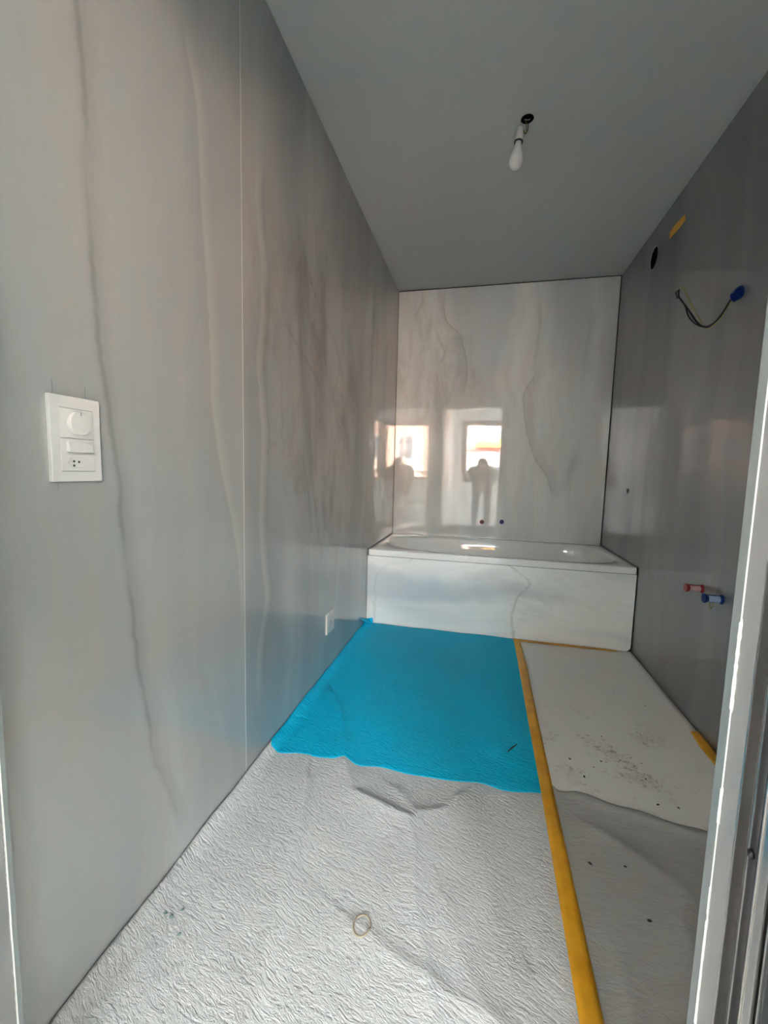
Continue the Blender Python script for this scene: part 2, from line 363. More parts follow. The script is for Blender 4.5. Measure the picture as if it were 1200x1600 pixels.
strip('leaf_edge_trim', 1.020, 1.0225, -3.171, -3.169, M_alu, bev=.0005)
strip('sliding_leaf', 1.0215, 1.040, -3.185, -3.171, plain('dark_leaf', (.012, .02, .02), .25), bev=.001)
strip('jamb_board', 1.0185, 1.040, YB, -3.186, M_jamb)
strip('casing', 1.012, 1.10, YB-.015, YB, M_jamb)
bm = bmesh.new(); sc_p = Vector((1.019, -3.158, .70))
q = hit(1175, 1334, 0, 1.019); lathe(bm, [(0, .004), (.0028, .0035), (.004, .002), (.0045, 0), (0, 0)], 14, Matrix.Translation((1.0192, q.y, q.z)) @ Matrix.Rotation(-math.pi/2, 4, 'Y'))
link('rubber_stop', bm, M_black, door, True)
# left hand jamb and head
strip('edge_trim', -.02, DX0, -3.134, -3.1262, M_jambedge)
strip('jamb_board', -.02, DX0, YB, -3.136, M_jamb)
link('head_board', mbox(DX0-.02, DX1+.022, YB, YF-.003, DZ, DZ+.02, bev=.001), M_jamb, door)
# peeling caulk beads, right and left
def wob_bead(y, x, z0, z1, w0, w1, n, sgn, seed):
    w0 *= .7; w1 *= .7
    bm = bmesh.new(); rnd = random.Random(seed); rings = []
    for i in range(n+1):
        z = z0+(z1-z0)*i/n; ww = (w0+(w1-w0)*rnd.random())*(.25 if i in (0, n) else 1)
        a = y-ww*.4; b = y+ww*.6; t = .0022*(.3 if i in (0, n) else 1)
        rings.append([bm.verts.new(p) for p in ((x, a, z), (x-sgn*t, a+ww*.3, z), (x-sgn*t, b-ww*.3, z), (x, b, z))])
    for p, q_ in zip(rings, rings[1:]):
        for k in range(4): bm.faces.new((p[k], p[(k+1) % 4], q_[(k+1) % 4], q_[k]))
    bm.faces.new(rings[0]); bm.faces.new(rings[-1][::-1]); return bm
def zat(px, py, x=1.018): return hit(px, py, 0, x).z
for k, (a, b, w0, w1) in enumerate([((1155, 965), (1141, 1112), .0025, .008), ((1125, 1225), (1120, 1285), .003, .0045), ((1109, 1380), (1103, 1425), .001, .003), ((1102, 1425), (1084, 1600), .0015, .0045)]):
    za, zb = zat(*a), zat(*b); link('caulk_bead', wob_bead(-3.0885, 1.0185, zb, za, w0, w1, 22, 1, 20+k), M_caulk, door, True)
link('caulk_line', mbox(1.0176, 1.020, -3.0877, -3.0866, 0, 1.9, bev=.0003), M_caulk, door)
link('caulk_line', mbox(DX0-.002, DX0+.0014, -3.1362, -3.1342, 0, 1.9, bev=.0004), M_caulk, door)
for k, (z0, z1) in enumerate([(.18, .36), (.40, .52), (.56, .74)]):
    link('caulk_bead', wob_bead(-3.136, DX0, z0, z1, .001, .004, 26, -1, 50+k), M_caulk, door, True)

# adjoining room
wl2 = struct(link('wall_lounge_left', mbox(-.15, .12, YR, YB, -.008, H), M_paint))
wr2 = struct(link('wall_lounge_right', mbox(4.6, 4.75, YR-.2, -5.5, -.008, H), M_paint))
link('wall_section', mbox(4.6, 4.75, -3.6, YB, -.008, H), M_paint, wr2); link('wall_section', mbox(4.6, 4.75, -5.5, -3.6, 2.3, H), M_paint, wr2); link('wall_section', mbox(4.6, 4.75, -5.5, -3.6, -.008, .3), M_paint, wr2)
fill_win = struct(bpy.data.objects.new('fill_window', None)); C.objects.link(fill_win)  # added, unseen side window that brightens the adjoining room
bm = bmesh.new()
for a in ((-5.5, -5.45, .3, 2.3), (-3.65, -3.6, .3, 2.3), (-5.45, -3.65, .3, .35), (-5.45, -3.65, 2.25, 2.3), (-4.58, -4.52, .35, 2.25)): box(bm, 4.63, 4.69, *a, .004)
link('window_frame', bm, M_wood, fill_win); link('pane', mbox(4.655, 4.659, -5.46, -3.64, .34, 2.26), M_glass, fill_win)
struct(link('wall_light_blocker', mbox(2.0, 2.1, -4.2, YB, -.008, H), M_paint))  # added, unseen stub wall keeping side window light off the left marble
WX0, WX1, WZ0, WZ1 = .30, 1.49, .86, 2.19
wb = struct(link('wall_lounge_window', mbox(-.15, WX0, YR-.2, YR, -.008, H), M_paint))
GX0, GX1, GZ0, GZ1 = 1.55, 2.55, .86, 2.26
link('wall_section', mbox(WX1, GX0, YR-.2, YR, -.008, H), M_paint, wb); link('wall_section', mbox(GX1, 4.75, YR-.2, YR, -.008, H), M_paint, wb)
link('wall_section', mbox(GX0, GX1, YR-.2, YR, GZ1, H), M_paint, wb); link('wall_section', mbox(GX0, GX1, YR-.2, YR, -.008, GZ0), M_paint, wb)
link('wall_section', mbox(WX0, WX1, YR-.2, YR, WZ1, H), M_paint, wb)
link('wall_section', mbox(WX0, WX1, YR-.2, YR, -.008, WZ0), M_paint, wb)
link('floor_board', mbox(.12, 4.6, YR, YB, -.008, -.001), M_ply, floor)
win = struct(bpy.data.objects.new('window_1', None)); C.objects.link(win)
def frame(bm, x0, x1, z0, z1, wd, y0, y1, bev=.004):
    box(bm, x0, x0+wd, y0, y1, z0, z1, bev); box(bm, x1-wd, x1, y0, y1, z0, z1, bev)
    box(bm, x0+wd, x1-wd, y0, y1, z0, z0+wd, bev); box(bm, x0+wd, x1-wd, y0, y1, z1-wd, z1, bev)
bm = bmesh.new(); frame(bm, WX0, WX1, WZ0, WZ1, .055, YR-.09, YR-.02); link('window_frame', bm, M_wood, win)
bm = bmesh.new(); frame(bm, WX0+.05, WX1-.05, WZ0+.05, WZ1-.05, .05, YR-.075, YR-.005); link('sash', bm, M_wood, win)
link('pane', mbox(WX0+.09, WX1-.09, YR-.045, YR-.041, WZ0+.09, WZ1-.09), M_glass, win)
bm = bmesh.new(); box(bm, WX0+.06, WX0+.085, YR-.005, YR+.008, 1.45, 1.51, .003); box(bm, WX0+.063, WX0+.080, YR+.008, YR+.022, 1.46, 1.59, .004); link('handle', bm, M_alu, win)

win2 = struct(bpy.data.objects.new('window_2', None)); C.objects.link(win2)
bm = bmesh.new(); frame(bm, GX0, GX1, GZ0, GZ1, .055, YR-.09, YR-.02); link('window_frame', bm, M_wood, win2)
link('pane', mbox(GX0+.05, GX1-.05, YR-.045, YR-.041, GZ0+.05, GZ1-.05), M_glass, win2)

# ---------------------------------------------------------------- the street seen mirrored in the stone
GZ = -6.0
street = struct(link('street', mbox(-30, 40, -40, YR-.3, GZ-.2, GZ), plain('asphalt', (.16, .16, .16), .9, scale=3, var=.2)))
def building(x0, x1, yf, z1, wall_m, label, floors, awning=None, slab_m=None, balcony=True, bars=False):
    b = thing('apartment_building', label, 'building', ((x0+x1)/2, yf, GZ))
    def part(nm, bm, mt): return local(link(nm, bm, mt), b)
    part('wall', mbox(x0, x1, yf-8, yf, GZ, z1), wall_m)
    part('parapet', mbox(x0-.1, x1+.1, yf-8.1, yf+.15, z1, z1+.35), M_concrete)
    for f in floors:
        x = x0+.5
        while x+1.1 < x1:
            wd = part('window', mbox(x, x+1.0, yf-.02, yf+.05, f+.5, f+1.9), M_concrete)
            pn = link('pane', mbox(x+.08, x+.92, yf+.05, yf+.06, f+.58, f+1.82), plain('far_glass', (.08, .10, .12), .1), wd);
            x += 1.75
        if balcony:
            part('balcony_slab', mbox(x0+.2, x1-.2, yf, yf+1.1, f-.22, f-.02), slab_m or M_concrete)
            bm = bmesh.new(); box(bm, x0+.2, x1-.2, yf+1.05, yf+1.09, f+.85, f+.9)
            k = x0+.2
            while k < x1-.2: box(bm, k, k+.03, yf+1.055, yf+1.085, f-.02, f+.85); k += .14
            r_ = part('railing', bm, M_concrete); r_['kind'] = 'stuff'
        if bars:
            k = x0
            while k < x1: part('pilaster', mbox(k, k+.10, yf, yf+.12, f-.3, f+2.4), wall_m); k += 1.05
            part('band_course', mbox(x0, x1, yf, yf+.10, f-.1, f+.05), M_concrete)
    if awning:
        for (ax0, ax1, az) in awning:
            bm = bmesh.new(); prism(bm, [(0, 0), (1.3, -.42), (1.3, -.62), (1.27, -.62), (1.27, -.40), (0, -.06)], lambda u_, v_, h_: (ax0+h_, yf+u_, az+v_), ax1-ax0)
            part('awning', bm, plain('orange_awning', (.85, .36, .03), .7))
    return b
M_salmon = plain('salmon_render', (.58, .36, .27), .8, scale=2, var=.1)
M_redslab = plain('red_slab', (.42, .10, .06), .7)
building(-12, 2.0, -20.4, 4.3, plain('cream_render', (.74, .72, .66), .8, scale=2, var=.06), 'cream apartment building with orange awning over a red balcony slab, mirrored in the back wall', (-3.4, -.4, 2.5), awning=[(.35, 3.2-1.25, 3.05)], slab_m=M_redslab)
building(2.45, 14, -19.6, 4.5, M_salmon, 'salmon apartment building with pale grid of windows, mirrored beside the tub corner', (-3.8, -1.3, 1.2), balcony=False, bars=True)

# ---------------------------------------------------------------- bathtub
tub = thing('bathtub', 'white enamel built-in bathtub behind a marble apron at the end wall', 'bathtub', (W/2, -T/2, 0))
def superpt(cx, cy, a, b, n, th):
    c, s = math.cos(th), math.sin(th); return (cx+a*math.copysign(abs(c)**(2/n), c), cy+b*math.copysign(abs(s)**(2/n), s))
N = 96
def outer_pt(th):
    return superpt(W/2, -T/2+.0, W/2-.0035, T/2-.002, 60, th)
def inner_pt(th, sc, dx, n1, n2):   # rounder toward the left end, squarer to the right
    c, s = math.cos(th), math.sin(th); n_ = n1 if c < 0 else n2
    a = (.80-.0)*sc[0]; b = .352*sc[1]
    return (W/2-.003+dx+a*math.copysign(abs(c)**(2/n_), c), -.43+b*math.copysign(abs(s)**(2/n_), s))
bm = bmesh.new(); rings = []
ths = [2*math.pi*k/N for k in range(N)]
def ring(f, z): rings.append([bm.verts.new((*f(t), z)) for t in ths])
ring(outer_pt, TH-.041)
ring(outer_pt, TH-.006)
ring(lambda t: (lambda p: (W/2+(p[0]-W/2)*.9985, -T/2+(p[1]+T/2)*.997))(outer_pt(t)), TH-.0015)
ring(lambda t: (lambda p: (W/2+(p[0]-W/2)*.996, -T/2+(p[1]+T/2)*.992))(outer_pt(t)), TH)
for (sx, sy, dz, dx) in [(1, 1, 0, 0), (.990, .975, -.004, 0), (.982, .955, -.014, .002), (.965, .93, -.06, .008), (.93, .90, -.16, .022), (.885, .86, -.28, .04), (.84, .80, -.36, .055), (.77, .70, -.40, .07), (.62, .5, -.412, .08), (.3, .2, -.415, .10)]:
    ring(lambda t: inner_pt(t, (sx, sy), dx, 2.4, 4.5), TH+dz)
for a, b in zip(rings, rings[1:]):
    for k in range(N): q = (k+1) % N; bm.faces.new((a[k], a[q], b[q], b[k]))
bm.faces.new(rings[-1])
o = local(link('tub_shell', bm, M_enamel, smooth=True, angle=math.radians(50)), tub)
bm = bmesh.new(); lathe(bm, [(0, 0), (.026, 0), (.030, .003), (.030, .008), (.022, .012), (0, .012)], 24, Matrix.Translation((W/2+.105+.60, -.43, TH-.10)) @ Matrix.Rotation(-math.pi/2, 4, 'Y'))
local(link('overflow', bm, M_alu, smooth=True, angle=.6), tub)
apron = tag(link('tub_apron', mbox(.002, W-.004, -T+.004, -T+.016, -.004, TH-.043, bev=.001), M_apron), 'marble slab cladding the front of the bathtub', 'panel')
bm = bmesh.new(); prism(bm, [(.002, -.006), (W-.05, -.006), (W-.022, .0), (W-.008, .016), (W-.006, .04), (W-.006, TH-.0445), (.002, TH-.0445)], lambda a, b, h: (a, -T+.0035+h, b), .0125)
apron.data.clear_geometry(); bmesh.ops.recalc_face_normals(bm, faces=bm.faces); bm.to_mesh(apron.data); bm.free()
link('joint', mbox(.004, W-.0045, -T+.009, -T+.02, -.004, TH-.0415), M_gap, apron)
M_sil = plain('dark_silicone', (.05, .045, .04), .5)
for nm, a in dict(l=(.0005, .0035, -T+.003, -.003, TH-.006, TH+.0016), r=(W-.0035, W-.0005, -T+.001, -.003, TH-.05, TH+.0016), b=(.004, W-.004, -.0025, -.0004, TH-.006, TH+.001)).items():
    local(link('sealant_joint', mbox(*a), M_sil if nm != 'b' else M_white_joint), tub)
for px, mt, lb in ((753, M_red, 'dark red pipe cap in the back wall above the tub'), (784, M_blueplastic, 'dark blue pipe cap in the back wall above the tub')):
    c_ = hit(px, 815.5, 1, 0); t_ = thing('water_outlet', lb, 'pipe cap', (c_.x, -.001, c_.z))
    M4 = Matrix.Translation((c_.x, .0, c_.z)) @ Matrix.Rotation(math.pi/2, 4, 'X')
    bm = bmesh.new(); lathe(bm, [(0, 0), (.0185, 0), (.0185, .0022), (.0155, .0034), (.0150, .0016), (0, .0016)], 24, M4); local(link('collar', bm, mt, smooth=True, angle=.6), t_)
    bm = bmesh.new(); lathe(bm, [(0, .0018), (.012, .0018), (.012, .003), (0, .0034)], 20, M4); local(link('plug', bm, plain('cap_dark', (.05, .01, .02) if px == 753 else (.01, .015, .07), .5), smooth=True, angle=.6), t_)

# ---------------------------------------------------------------- floor sheets
def pdist(x, y, pl):
    best = 1e9; side = 1
    for (a, b), (c, d) in zip(pl, pl[1:]):
        vx, vy = c-a, d-b; t = max(0, min(1, ((x-a)*vx+(y-b)*vy)/(vx*vx+vy*vy))); qx, qy = x-a-vx*t, y-b-vy*t
        r = math.hypot(qx, qy)
        if r < best: best = r; side = 1 if vx*qy-vy*qx > 0 else -1
    return best, side
RID = [  # polyline, height, width right side, width left side
 ([(.11, -1.80), (.20, -1.95), (.27, -2.10), (.305, -2.21), (.384, -2.346), (.47, -2.376), (.585, -2.41), (.62, -2.52), (.631, -2.627), (.68, -2.76), (.74, -2.95)], .017, .020, .085),
 ([(.22, -2.34), (.278, -2.526), (.31, -2.693), (.364, -2.937), (.40, -3.2)], .014, .018, .10),
 ([(.52, -2.30), (.60, -2.375), (.68, -2.345), (.72, -2.28)], .012, .02, .045),
 ([(.39, -2.26), (.44, -2.33), (.50, -2.40)], .004, .02, .04),
 ([(.52, -2.732), (.62, -2.78), (.734, -2.813), (.84, -2.834)], .008, .02, .06),
 ([(.71, -2.62), (.76, -2.75), (.86, -2.88), (.93, -3.1)], .008, .02, .06)]
RID2 = [([(1.06, -2.13), (1.12, -2.175), (1.22, -2.20), (1.34, -2.225), (1.50, -2.26), (1.7, -2.32)], .014, .03, .03),
 ([(1.05, -2.42), (1.072, -2.55), (1.09, -2.66), (1.10, -2.9)], .009, .02, .03), ([(1.36, -2.40), (1.27, -2.53), (1.265, -2.62), (1.32, -2.8)], .010, .03, .04),
 ([(1.15, -2.30), (1.30, -2.42), (1.38, -2.62)], .008, .02, .06), ([(1.45, -2.38), (1.4, -2.6), (1.5, -2.9)], .007, .03, .05)]
def sm(a, b, v): t = max(0, min(1, (v-a)/(b-a))); return t*t*(3-2*t)
def hmap(x, y, rids, amp):
    h = 0
    for pl, hh, wr_, wl_ in rids:
        d, s_ = pdist(x, y, pl); h += hh*math.exp(-max(0, math.sqrt(d*d+.000036)-.006)/(wr_ if s_ > 0 else wl_))
    h += amp*(noise.noise(Vector((x*5, y*7, 3)))+.5*noise.noise(Vector((x*13, y*24, 7))))
    return max(0, h)*sm(0.035, .12, abs(x-1.02))
def sheet(name, f0, f1, x0, x1, nx, ny, zf, mat, thick=.0012, edge=None):
    """surface between y=f0(x) and y=f1(x)"""
    bm = bmesh.new(); g = []
    for i in range(nx+1):
        x = x0+(x1-x0)*i/nx; a, b = f0(x), f1(x); row = []
        for j in range(ny+1):
            y = a+(b-a)*j/ny; xx = x
            if edge: xx = edge(x, y, i/nx)
            row.append(bm.verts.new((xx, y, zf(xx, y))))
        g.append(row)
    for i in range(nx):
        for j in range(ny): bm.faces.new((g[i][j], g[i+1][j], g[i+1][j+1], g[i][j+1]))
    o = link(name, bm, mat, smooth=True); s_ = o.modifiers.new('thickness', 'SOLIDIFY'); s_.thickness = thick; s_.offset = -1
    return o
BE = [(0.0, -2.19), (.02, -2.222), (.06, -2.235), (.14, -2.222), (.22, -2.224), (.263, -2.222), (.31, -2.206), (.36, -2.222), (.45, -2.205), (.55, -2.213), (.66, -2.208), (.80, -2.192), (.88, -2.205), (1.002, -2.184)]
def blue_edge(x):
    for (a, b), (c, d) in zip(BE, BE[1:]):
        if x <= c: t = max(0, (x-a)/(c-a)); t = t*t*(3-2*t); return b+(d-b)*t
    return BE[-1][1]
curl = lambda x: .018*sm(.05, 0, x)
ZB = .0035
def zwhite(x, y): return .0005+hmap(x, y, RID, .0018)*sm(-.82, -1.0, y)+curl(x)*(.9+.5*noise.noise(Vector((0, y*6, 1))))
def zblue(x, y): return ZB+hmap(x, y, RID, .0018)*sm(-.83, -1.1, y)+curl(x)*(.9+.5*noise.noise(Vector((0, y*6, 1))))
blue = tag(sheet('blue_film_sheet', lambda x: -.834+.004*math.sin(x*17), blue_edge, .002, 1.003, 150, 190, zblue, M_blue), 'bright blue protective film sheet on the floor in front of the tub', 'floor covering')
fle = tag(sheet('white_fleece_sheet', lambda x: blue_edge(x)+.02, lambda x: -3.14, .003, 1.012, 150, 150, zwhite, M_fleece), 'white crinkled fleece sheet with loose folds nearest the doorway', 'floor covering')
def zcard(x, y): return .0004
card = tag(sheet('white_card_sheet', lambda x: -.832, lambda x: -2.26-.04*math.sin(x*9), 1.006, 1.694, 30, 60, zcard, M_card), 'smooth white card with brown dirt smears at the right wall', 'floor covering')
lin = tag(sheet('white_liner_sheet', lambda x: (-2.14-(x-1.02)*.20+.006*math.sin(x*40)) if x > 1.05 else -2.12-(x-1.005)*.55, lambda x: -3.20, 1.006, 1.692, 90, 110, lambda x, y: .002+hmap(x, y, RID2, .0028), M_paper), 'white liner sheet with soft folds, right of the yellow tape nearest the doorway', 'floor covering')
# corner tab of the blue film, turned up against the tub apron
bm = bmesh.new()
tabp = [hit(572, 976, 1, -T-.012), hit(563, 967, 0, .003), hit(575, 966, 1, -T-.006), hit(582, 965, 1, -T-.004), hit(583, 977, 1, -T-.004)]
vs_ = [bm.verts.new(p) for p in tabp]; bm.faces.new(vs_)
o = link('upturned_corner', bm, M_blue, blue); so = o.modifiers.new('t', 'SOLIDIFY'); so.thickness = .0012
# tapes
def tape(name, L_, R_, z, label, n=70, up_=.0004):
    bm = bmesh.new(); a = []; b = []
    def at(P, t):
        t *= len(P)-1; i = min(int(t), len(P)-2); f = t-i; return (P[i][0]*(1-f)+P[i+1][0]*f, P[i][1]*(1-f)+P[i+1][1]*f)
    rows = []
    for k in range(n+1):
        p, q = at(L_, k/n), at(R_, k/n); row = []
        for m_ in range(4):
            f = m_/3; x = p[0]*(1-f)+q[0]*f; y = p[1]*(1-f)+q[1]*f
            row.append(bm.verts.new((x, y, z+up_*noise.noise(Vector((x*60, y*30, 0))))))
        rows.append(row)
    for r1, r2 in zip(rows, rows[1:]):
        for m_ in range(3): bm.faces.new((r1[m_], r1[m_+1], r2[m_+1], r2[m_]))
    o = link(name, bm, M_tape, smooth=True); s_ = o.modifiers.new('thickness', 'SOLIDIFY'); s_.thickness = .0005
    return tag(o, label, 'tape')
tape('yellow_tape_strip', [(1.001, -.875), (1.000, -1.3), (.997, -1.75), (.996, -2.19), (.988, -2.789), (.985, -3.14)], [(1.040, -.875), (1.047, -1.25), (1.040, -1.75), (1.038, -2.171), (1.035, -2.778), (1.033, -3.14)], .0062, 'long yellow tape strip joining the blue and white floor sheets down the middle')
tape('yellow_tape_strip', [(.998, -.838), (1.3, -.838), (1.60, -.840)], [(.998, -.876), (1.3, -.872), (1.625, -.868)], .0052, 'thin yellow tape strip along the foot of the tub apron', 30)
tape('yellow_tape_strip', [(1.663, -1.655), (1.652, -1.76), (1.655, -1.95)], [(1.697, -1.642), (1.698, -1.78), (1.697, -1.96)], .0035, 'short wide yellow tape patch on the card at the right wall foot', 20)
bm = bmesh.new(); prism(bm, [tuple(hit(a, b, 0, W).yz) for a, b in ((1046.3, 374), (1047, 363), (1051, 357), (1061, 345), (1070, 335.5), (1071.5, 336), (1071.3, 344), (1060, 359))], lambda a, b, h: (W-.0007-h, a, b), .0006)
tag(link('yellow_tape_strip', bm, M_tape), 'short slanted yellow tape strip high on the right marble wall', 'tape')

# small things on the floor
rg = bmesh.new(); c_ = hit(565.5, 1448, 2, .008)
tube(rg, [(c_.x+.020*math.cos(a), c_.y+.0245*math.sin(a), zwhite(c_.x+.020*math.cos(a), c_.y+.0245*math.sin(a))+.0022) for a in [2*math.pi*k/40 for k in range(40)]]+[(c_.x+.020, c_.y, zwhite(c_.x+.02, c_.y)+.0022)], .0021, 8)
tag(link('plastic_ring', rg, plain('tan_ring', (.36, .29, .20), .5), smooth=True), 'thin tan ring lying flat on the white fleece near the front', 'ring')
def crumb(pos, s, mat, name, label, cat, group, seed, el=1.6):
    rnd = random.Random(seed); bm = bmesh.new(); bmesh.ops.create_icosphere(bm, subdivisions=1, radius=1)
    for v in bm.verts: v.co *= rnd.uniform(.7, 1.2)
    bmesh.ops.scale(bm, vec=(s*el, s, s*.55), verts=bm.verts); bmesh.ops.rotate(bm, cent=(0, 0, 0), matrix=Matrix.Rotation(rnd.uniform(0, 3), 3, 'Z'), verts=bm.verts)
    o = link(name, bm, mat); o.location = (pos.x, pos.y, pos.z+s*.5); return tag(o, label, cat, group)
M_crumb = plain('dirt_crumb', (.03, .025, .02), .8); M_green = plain('green_chip', (.16, .24, .20), .6)
def floorhit(px, py):
    p = hit(px, py, 2, 0)
    for _ in range(3):
        z = .0009 if (p.x > 1.04 and p.y > -2.1) else (.002+hmap(p.x, p.y, RID2, .0028)) if p.x > 1.04 else zblue(p.x, p.y) if p.y > blue_edge(min(p.x, 1)) else zwhite(p.x, p.y)
        p = hit(px, py, 2, z)
    return p
CL = {0: 'tiny dark crumb on the white card, nearest the tub apron', 1: 'tiny dark crumb on the white card, second nearest the tub apron', 3: 'dark crumb on the white card, nearest the long yellow tape strip',
      5: 'largest dark crumb in the brown smear near the long yellow tape', 7: 'dark crumb in the middle of the card, below the brown smears', 8: 'dark crumb at the near end of the card, left of two others', 9: 'dark crumb at the near end of the card, closest to the door jamb',
      2: 'tiny dark crumb at the far edge of the brown smears on the card', 6: 'small dark crumb on the card, straight left of the wall tape patch', 4: 'dark crumb at the top of the reddish smear on the card'}
for k, (px, py, s) in enumerate([(959, 1083, .002), (1009, 1103, .002), (940, 1151, .0025), (890, 1186, .004), (939, 1190, .0035), (913, 1214, .004), (1002, 1193, .0025), (1009, 1218, .0035), (1028, 1258, .0038), (1060, 1263, .0035), (986, 1184, .002), (928, 1199, .002), (947, 1191, .002), (969, 1188, .002)]):
    crumb(floorhit(px, py), s, M_crumb, 'dirt_crumb', CL.get(k, 'tiny dark crumb in the scattered cluster left of the tape patch, on the card'), 'crumb', 'dark crumbs on the white card', k)
for k, (px, py, s) in enumerate([(1015, 1440, .0045), (922, 1350, .004), (977, 1355, .004)]):
    crumb(floorhit(px, py), s, M_crumb, 'dirt_crumb', ['dark crumb alone on the liner sheet, nearest the door jamb', 'dark crumb on the liner sheet, nearest the long yellow tape', 'dark crumb on the liner sheet, between two others'][k], 'crumb', 'dark crumbs on the liner sheet', 40+k)
for k, (px, py, s) in enumerate([(259, 1428, .0045), (268, 1433, .0055), (285, 1423, .0045), (280, 1461, .0045)]):
    crumb(floorhit(px, py), s, M_green, 'plaster_chip', ['small green grey chip on the fleece, nearest the left wall', 'largest green grey chip on the fleece beside the left wall', 'small green grey chip on the fleece, right of the pair', 'small green grey chip on the fleece, below the other three'][k], 'chip', 'green grey chips on the fleece', 60+k, 1.1)
p0, p1 = floorhit(793, 1176), floorhit(808, 1164); bm = bmesh.new(); tube(bm, [p0+Vector((0, 0, .003)), (p0+p1)/2+Vector((0, .002, .004)), p1+Vector((0, 0, .003))], [.0015, .003, .0012], 6)
tag(link('dark_splinter', bm, M_crumb), 'dark splinter lying on the blue film near the yellow tape', 'splinter')

# ---------------------------------------------------------------- switch plate, low cover plate
sw = thing('switch_plate', 'tall white wall plate with dimmer knob, rocker switch and socket on left wall', 'switch', (0, -2.940, 1.116))
M_pencil = plain('pencil', (.16, .16, .155), .7)
def lw(nm, y0, y1, z0, z1, x0, x1, mat=M_plastic, bev=.0008, parent=sw):   # box on left wall
    return local(link(nm, mbox(x0, x1, y0, y1, z0, z1, bev=bev), mat), parent)
Y0, Y1, Z0, Z1 = -2.990, -2.891, 1.038, 1.194
lw('frame', Y0, Y1, Z0, Z1, 0, .0085, bev=.0018)
iy0, iy1 = -2.973, -2.906
M_line = plain('plate_shadow_gap', (.16, .16, .15), .7)
for z in (1.172, 1.1175, 1.057): lw('gap_line', iy0, iy1, z-.0004, z+.0004, .0085, .0088, M_line, 0)
lw('insert', iy0, iy1, 1.1185, 1.1715, .0085, .0096); lw('insert', iy0, iy1, 1.0575, 1.1165, .0085, .0096)
ky, kz = -2.9385, 1.1455
bm = bmesh.new(); lathe(bm, [(0, 0), (.0215, 0), (.0215, .0065), (.0203, .0082), (0, .0086)], 40, Matrix.Translation((.0094, ky, kz)) @ Matrix.Rotation(math.pi/2, 4, 'Y'))
kn = local(link('dimmer_knob', bm, M_plastic, smooth=True, angle=.6), sw)
k_ = link('index_mark', mbox(.0176, .0183, ky-.0005, ky+.0005, kz+.014, kz+.0205), M_pencil, kn)
ro = local(link('rocker', (lambda b: (prism(b, [(1.0925, .0096), (1.0925, .0185), (1.112, .0145), (1.112, .0096)], lambda a, c, h: (c, -2.962+h, a), .046), b)[1])(bmesh.new()), M_plastic), sw)
# recessed hexagonal socket face
sy, sz = -2.9405, 1.0735
bm = bmesh.new(); hexo = [(-.021, 0), (-.013, .0105), (.013, .0105), (.021, 0), (.013, -.0105), (-.013, -.0105)]; 
for r_ in (1,):
    a = [bm.verts.new((.0104, sy+p*1.08, sz+q_*1.08)) for p, q_ in hexo]; b = [bm.verts.new((.0104, sy+p, sz+q_)) for p, q_ in hexo]
    c2 = [bm.verts.new((.0098, sy+p*.93, sz+q_*.90)) for p, q_ in hexo]; base = [bm.verts.new((.0094, sy+p*1.1, sz+q_*1.1)) for p, q_ in hexo]
    for r1, r2 in ((base, a), (a, b), (b, c2)):
        for k in range(6): bm.faces.new((r1[k], r1[(k+1) % 6], r2[(k+1) % 6], r2[k]))
    bm.faces.new(c2)
so_ = local(link('socket_face', bm, M_plastic), sw)
for dy, dz in ((-.0095, .002), (-.0095, -.006), (.0005, .001)):
    bm = bmesh.new(); lathe(bm, [(0, 0), (.0021, 0), (.0021, .0006), (0, .0006)], 12, Matrix.Translation((.0098, sy+dy, sz+dz)) @ Matrix.Rotation(math.pi/2, 4, 'Y'))
    h_ = link('pin_hole', bm, M_black, so_)
for nm, y, z0, z1 in (('a', -2.976, 1.196, 1.222), ('b', -2.913, 1.196, 1.217), ('c', -2.975, 1.022, 1.036)):
    link('pencil_mark', mbox(-.0004, .0003, y-.0005, y+.0005, z0, z1), M_pencil, bpy.data.objects['wall_left'])
lp = thing('cover_plate', 'small square white cover plate low on the left wall beside the blue film', 'socket cover', (0, -1.56, .265))
lw('plate', -1.616, -1.508, .214, .322, 0, .008, parent=lp, bev=.0015)
lw('insert', -1.594, -1.530, .236, .300, .008, .0088, parent=lp)
lw('screw', -1.566, -1.558, .262, .275, .0088, .0096, M_line, parent=lp, bev=0)

# ---------------------------------------------------------------- bulb at the ceiling
lt = thing('pendant_bulb', 'bare unlit light bulb in white holder hanging from a ceiling hole', 'light bulb', (.868, -1.573, H))
bm = bmesh.new(); lathe(bm, [(0, -.0005), (.022, -.0005), (.025, -.0012), (.0265, 0), (0, 0)], 30, Matrix.Translation((.868, -1.573, H)))
local(link('ceiling_hole', bm, M_fulldark, smooth=True), lt)
hp = hit(813, 199, 1, -1.573); hb = hit(812, 216, 1, -1.573); tip = hit(806, 255, 1, -1.573)
ax = (tip-hp).normalized(); ROT = ax.to_track_quat('Z', 'Y').to_matrix().to_4x4()
bm = bmesh.new(); lathe(bm, [(0, 0), (.009, 0), (.012, .004), (.0145, .010), (.0145, .030), (.0165, .032), (.0175, .050), (.0175, .055), (0, .055)], 24, Matrix.Translation(hp) @ ROT)
local(link('lamp_holder', bm, M_plastic, smooth=True, angle=.5), lt)
bm = bmesh.new(); lathe(bm, [(.0130, .055), (.0185, .055), (.0188, .059), (.0130, .059), (.0130, .055)], 24, Matrix.Translation(hp) @ ROT); local(link('holder_ring', bm, M_black, smooth=True, angle=.5), lt)
bm = bmesh.new(); lathe(bm, [(.0125, .057), (.0135, .066), (.0150, .078), (.0215, .098), (.0275, .118), (.0295, .133), (.0275, .148), (.0205, .160), (.010, .1665), (0, .168)], 32, Matrix.Translation(hp) @ ROT); local(link('bulb', bm, M_bulb, smooth=True), lt)
hw = Vector((.868, -1.573, H))
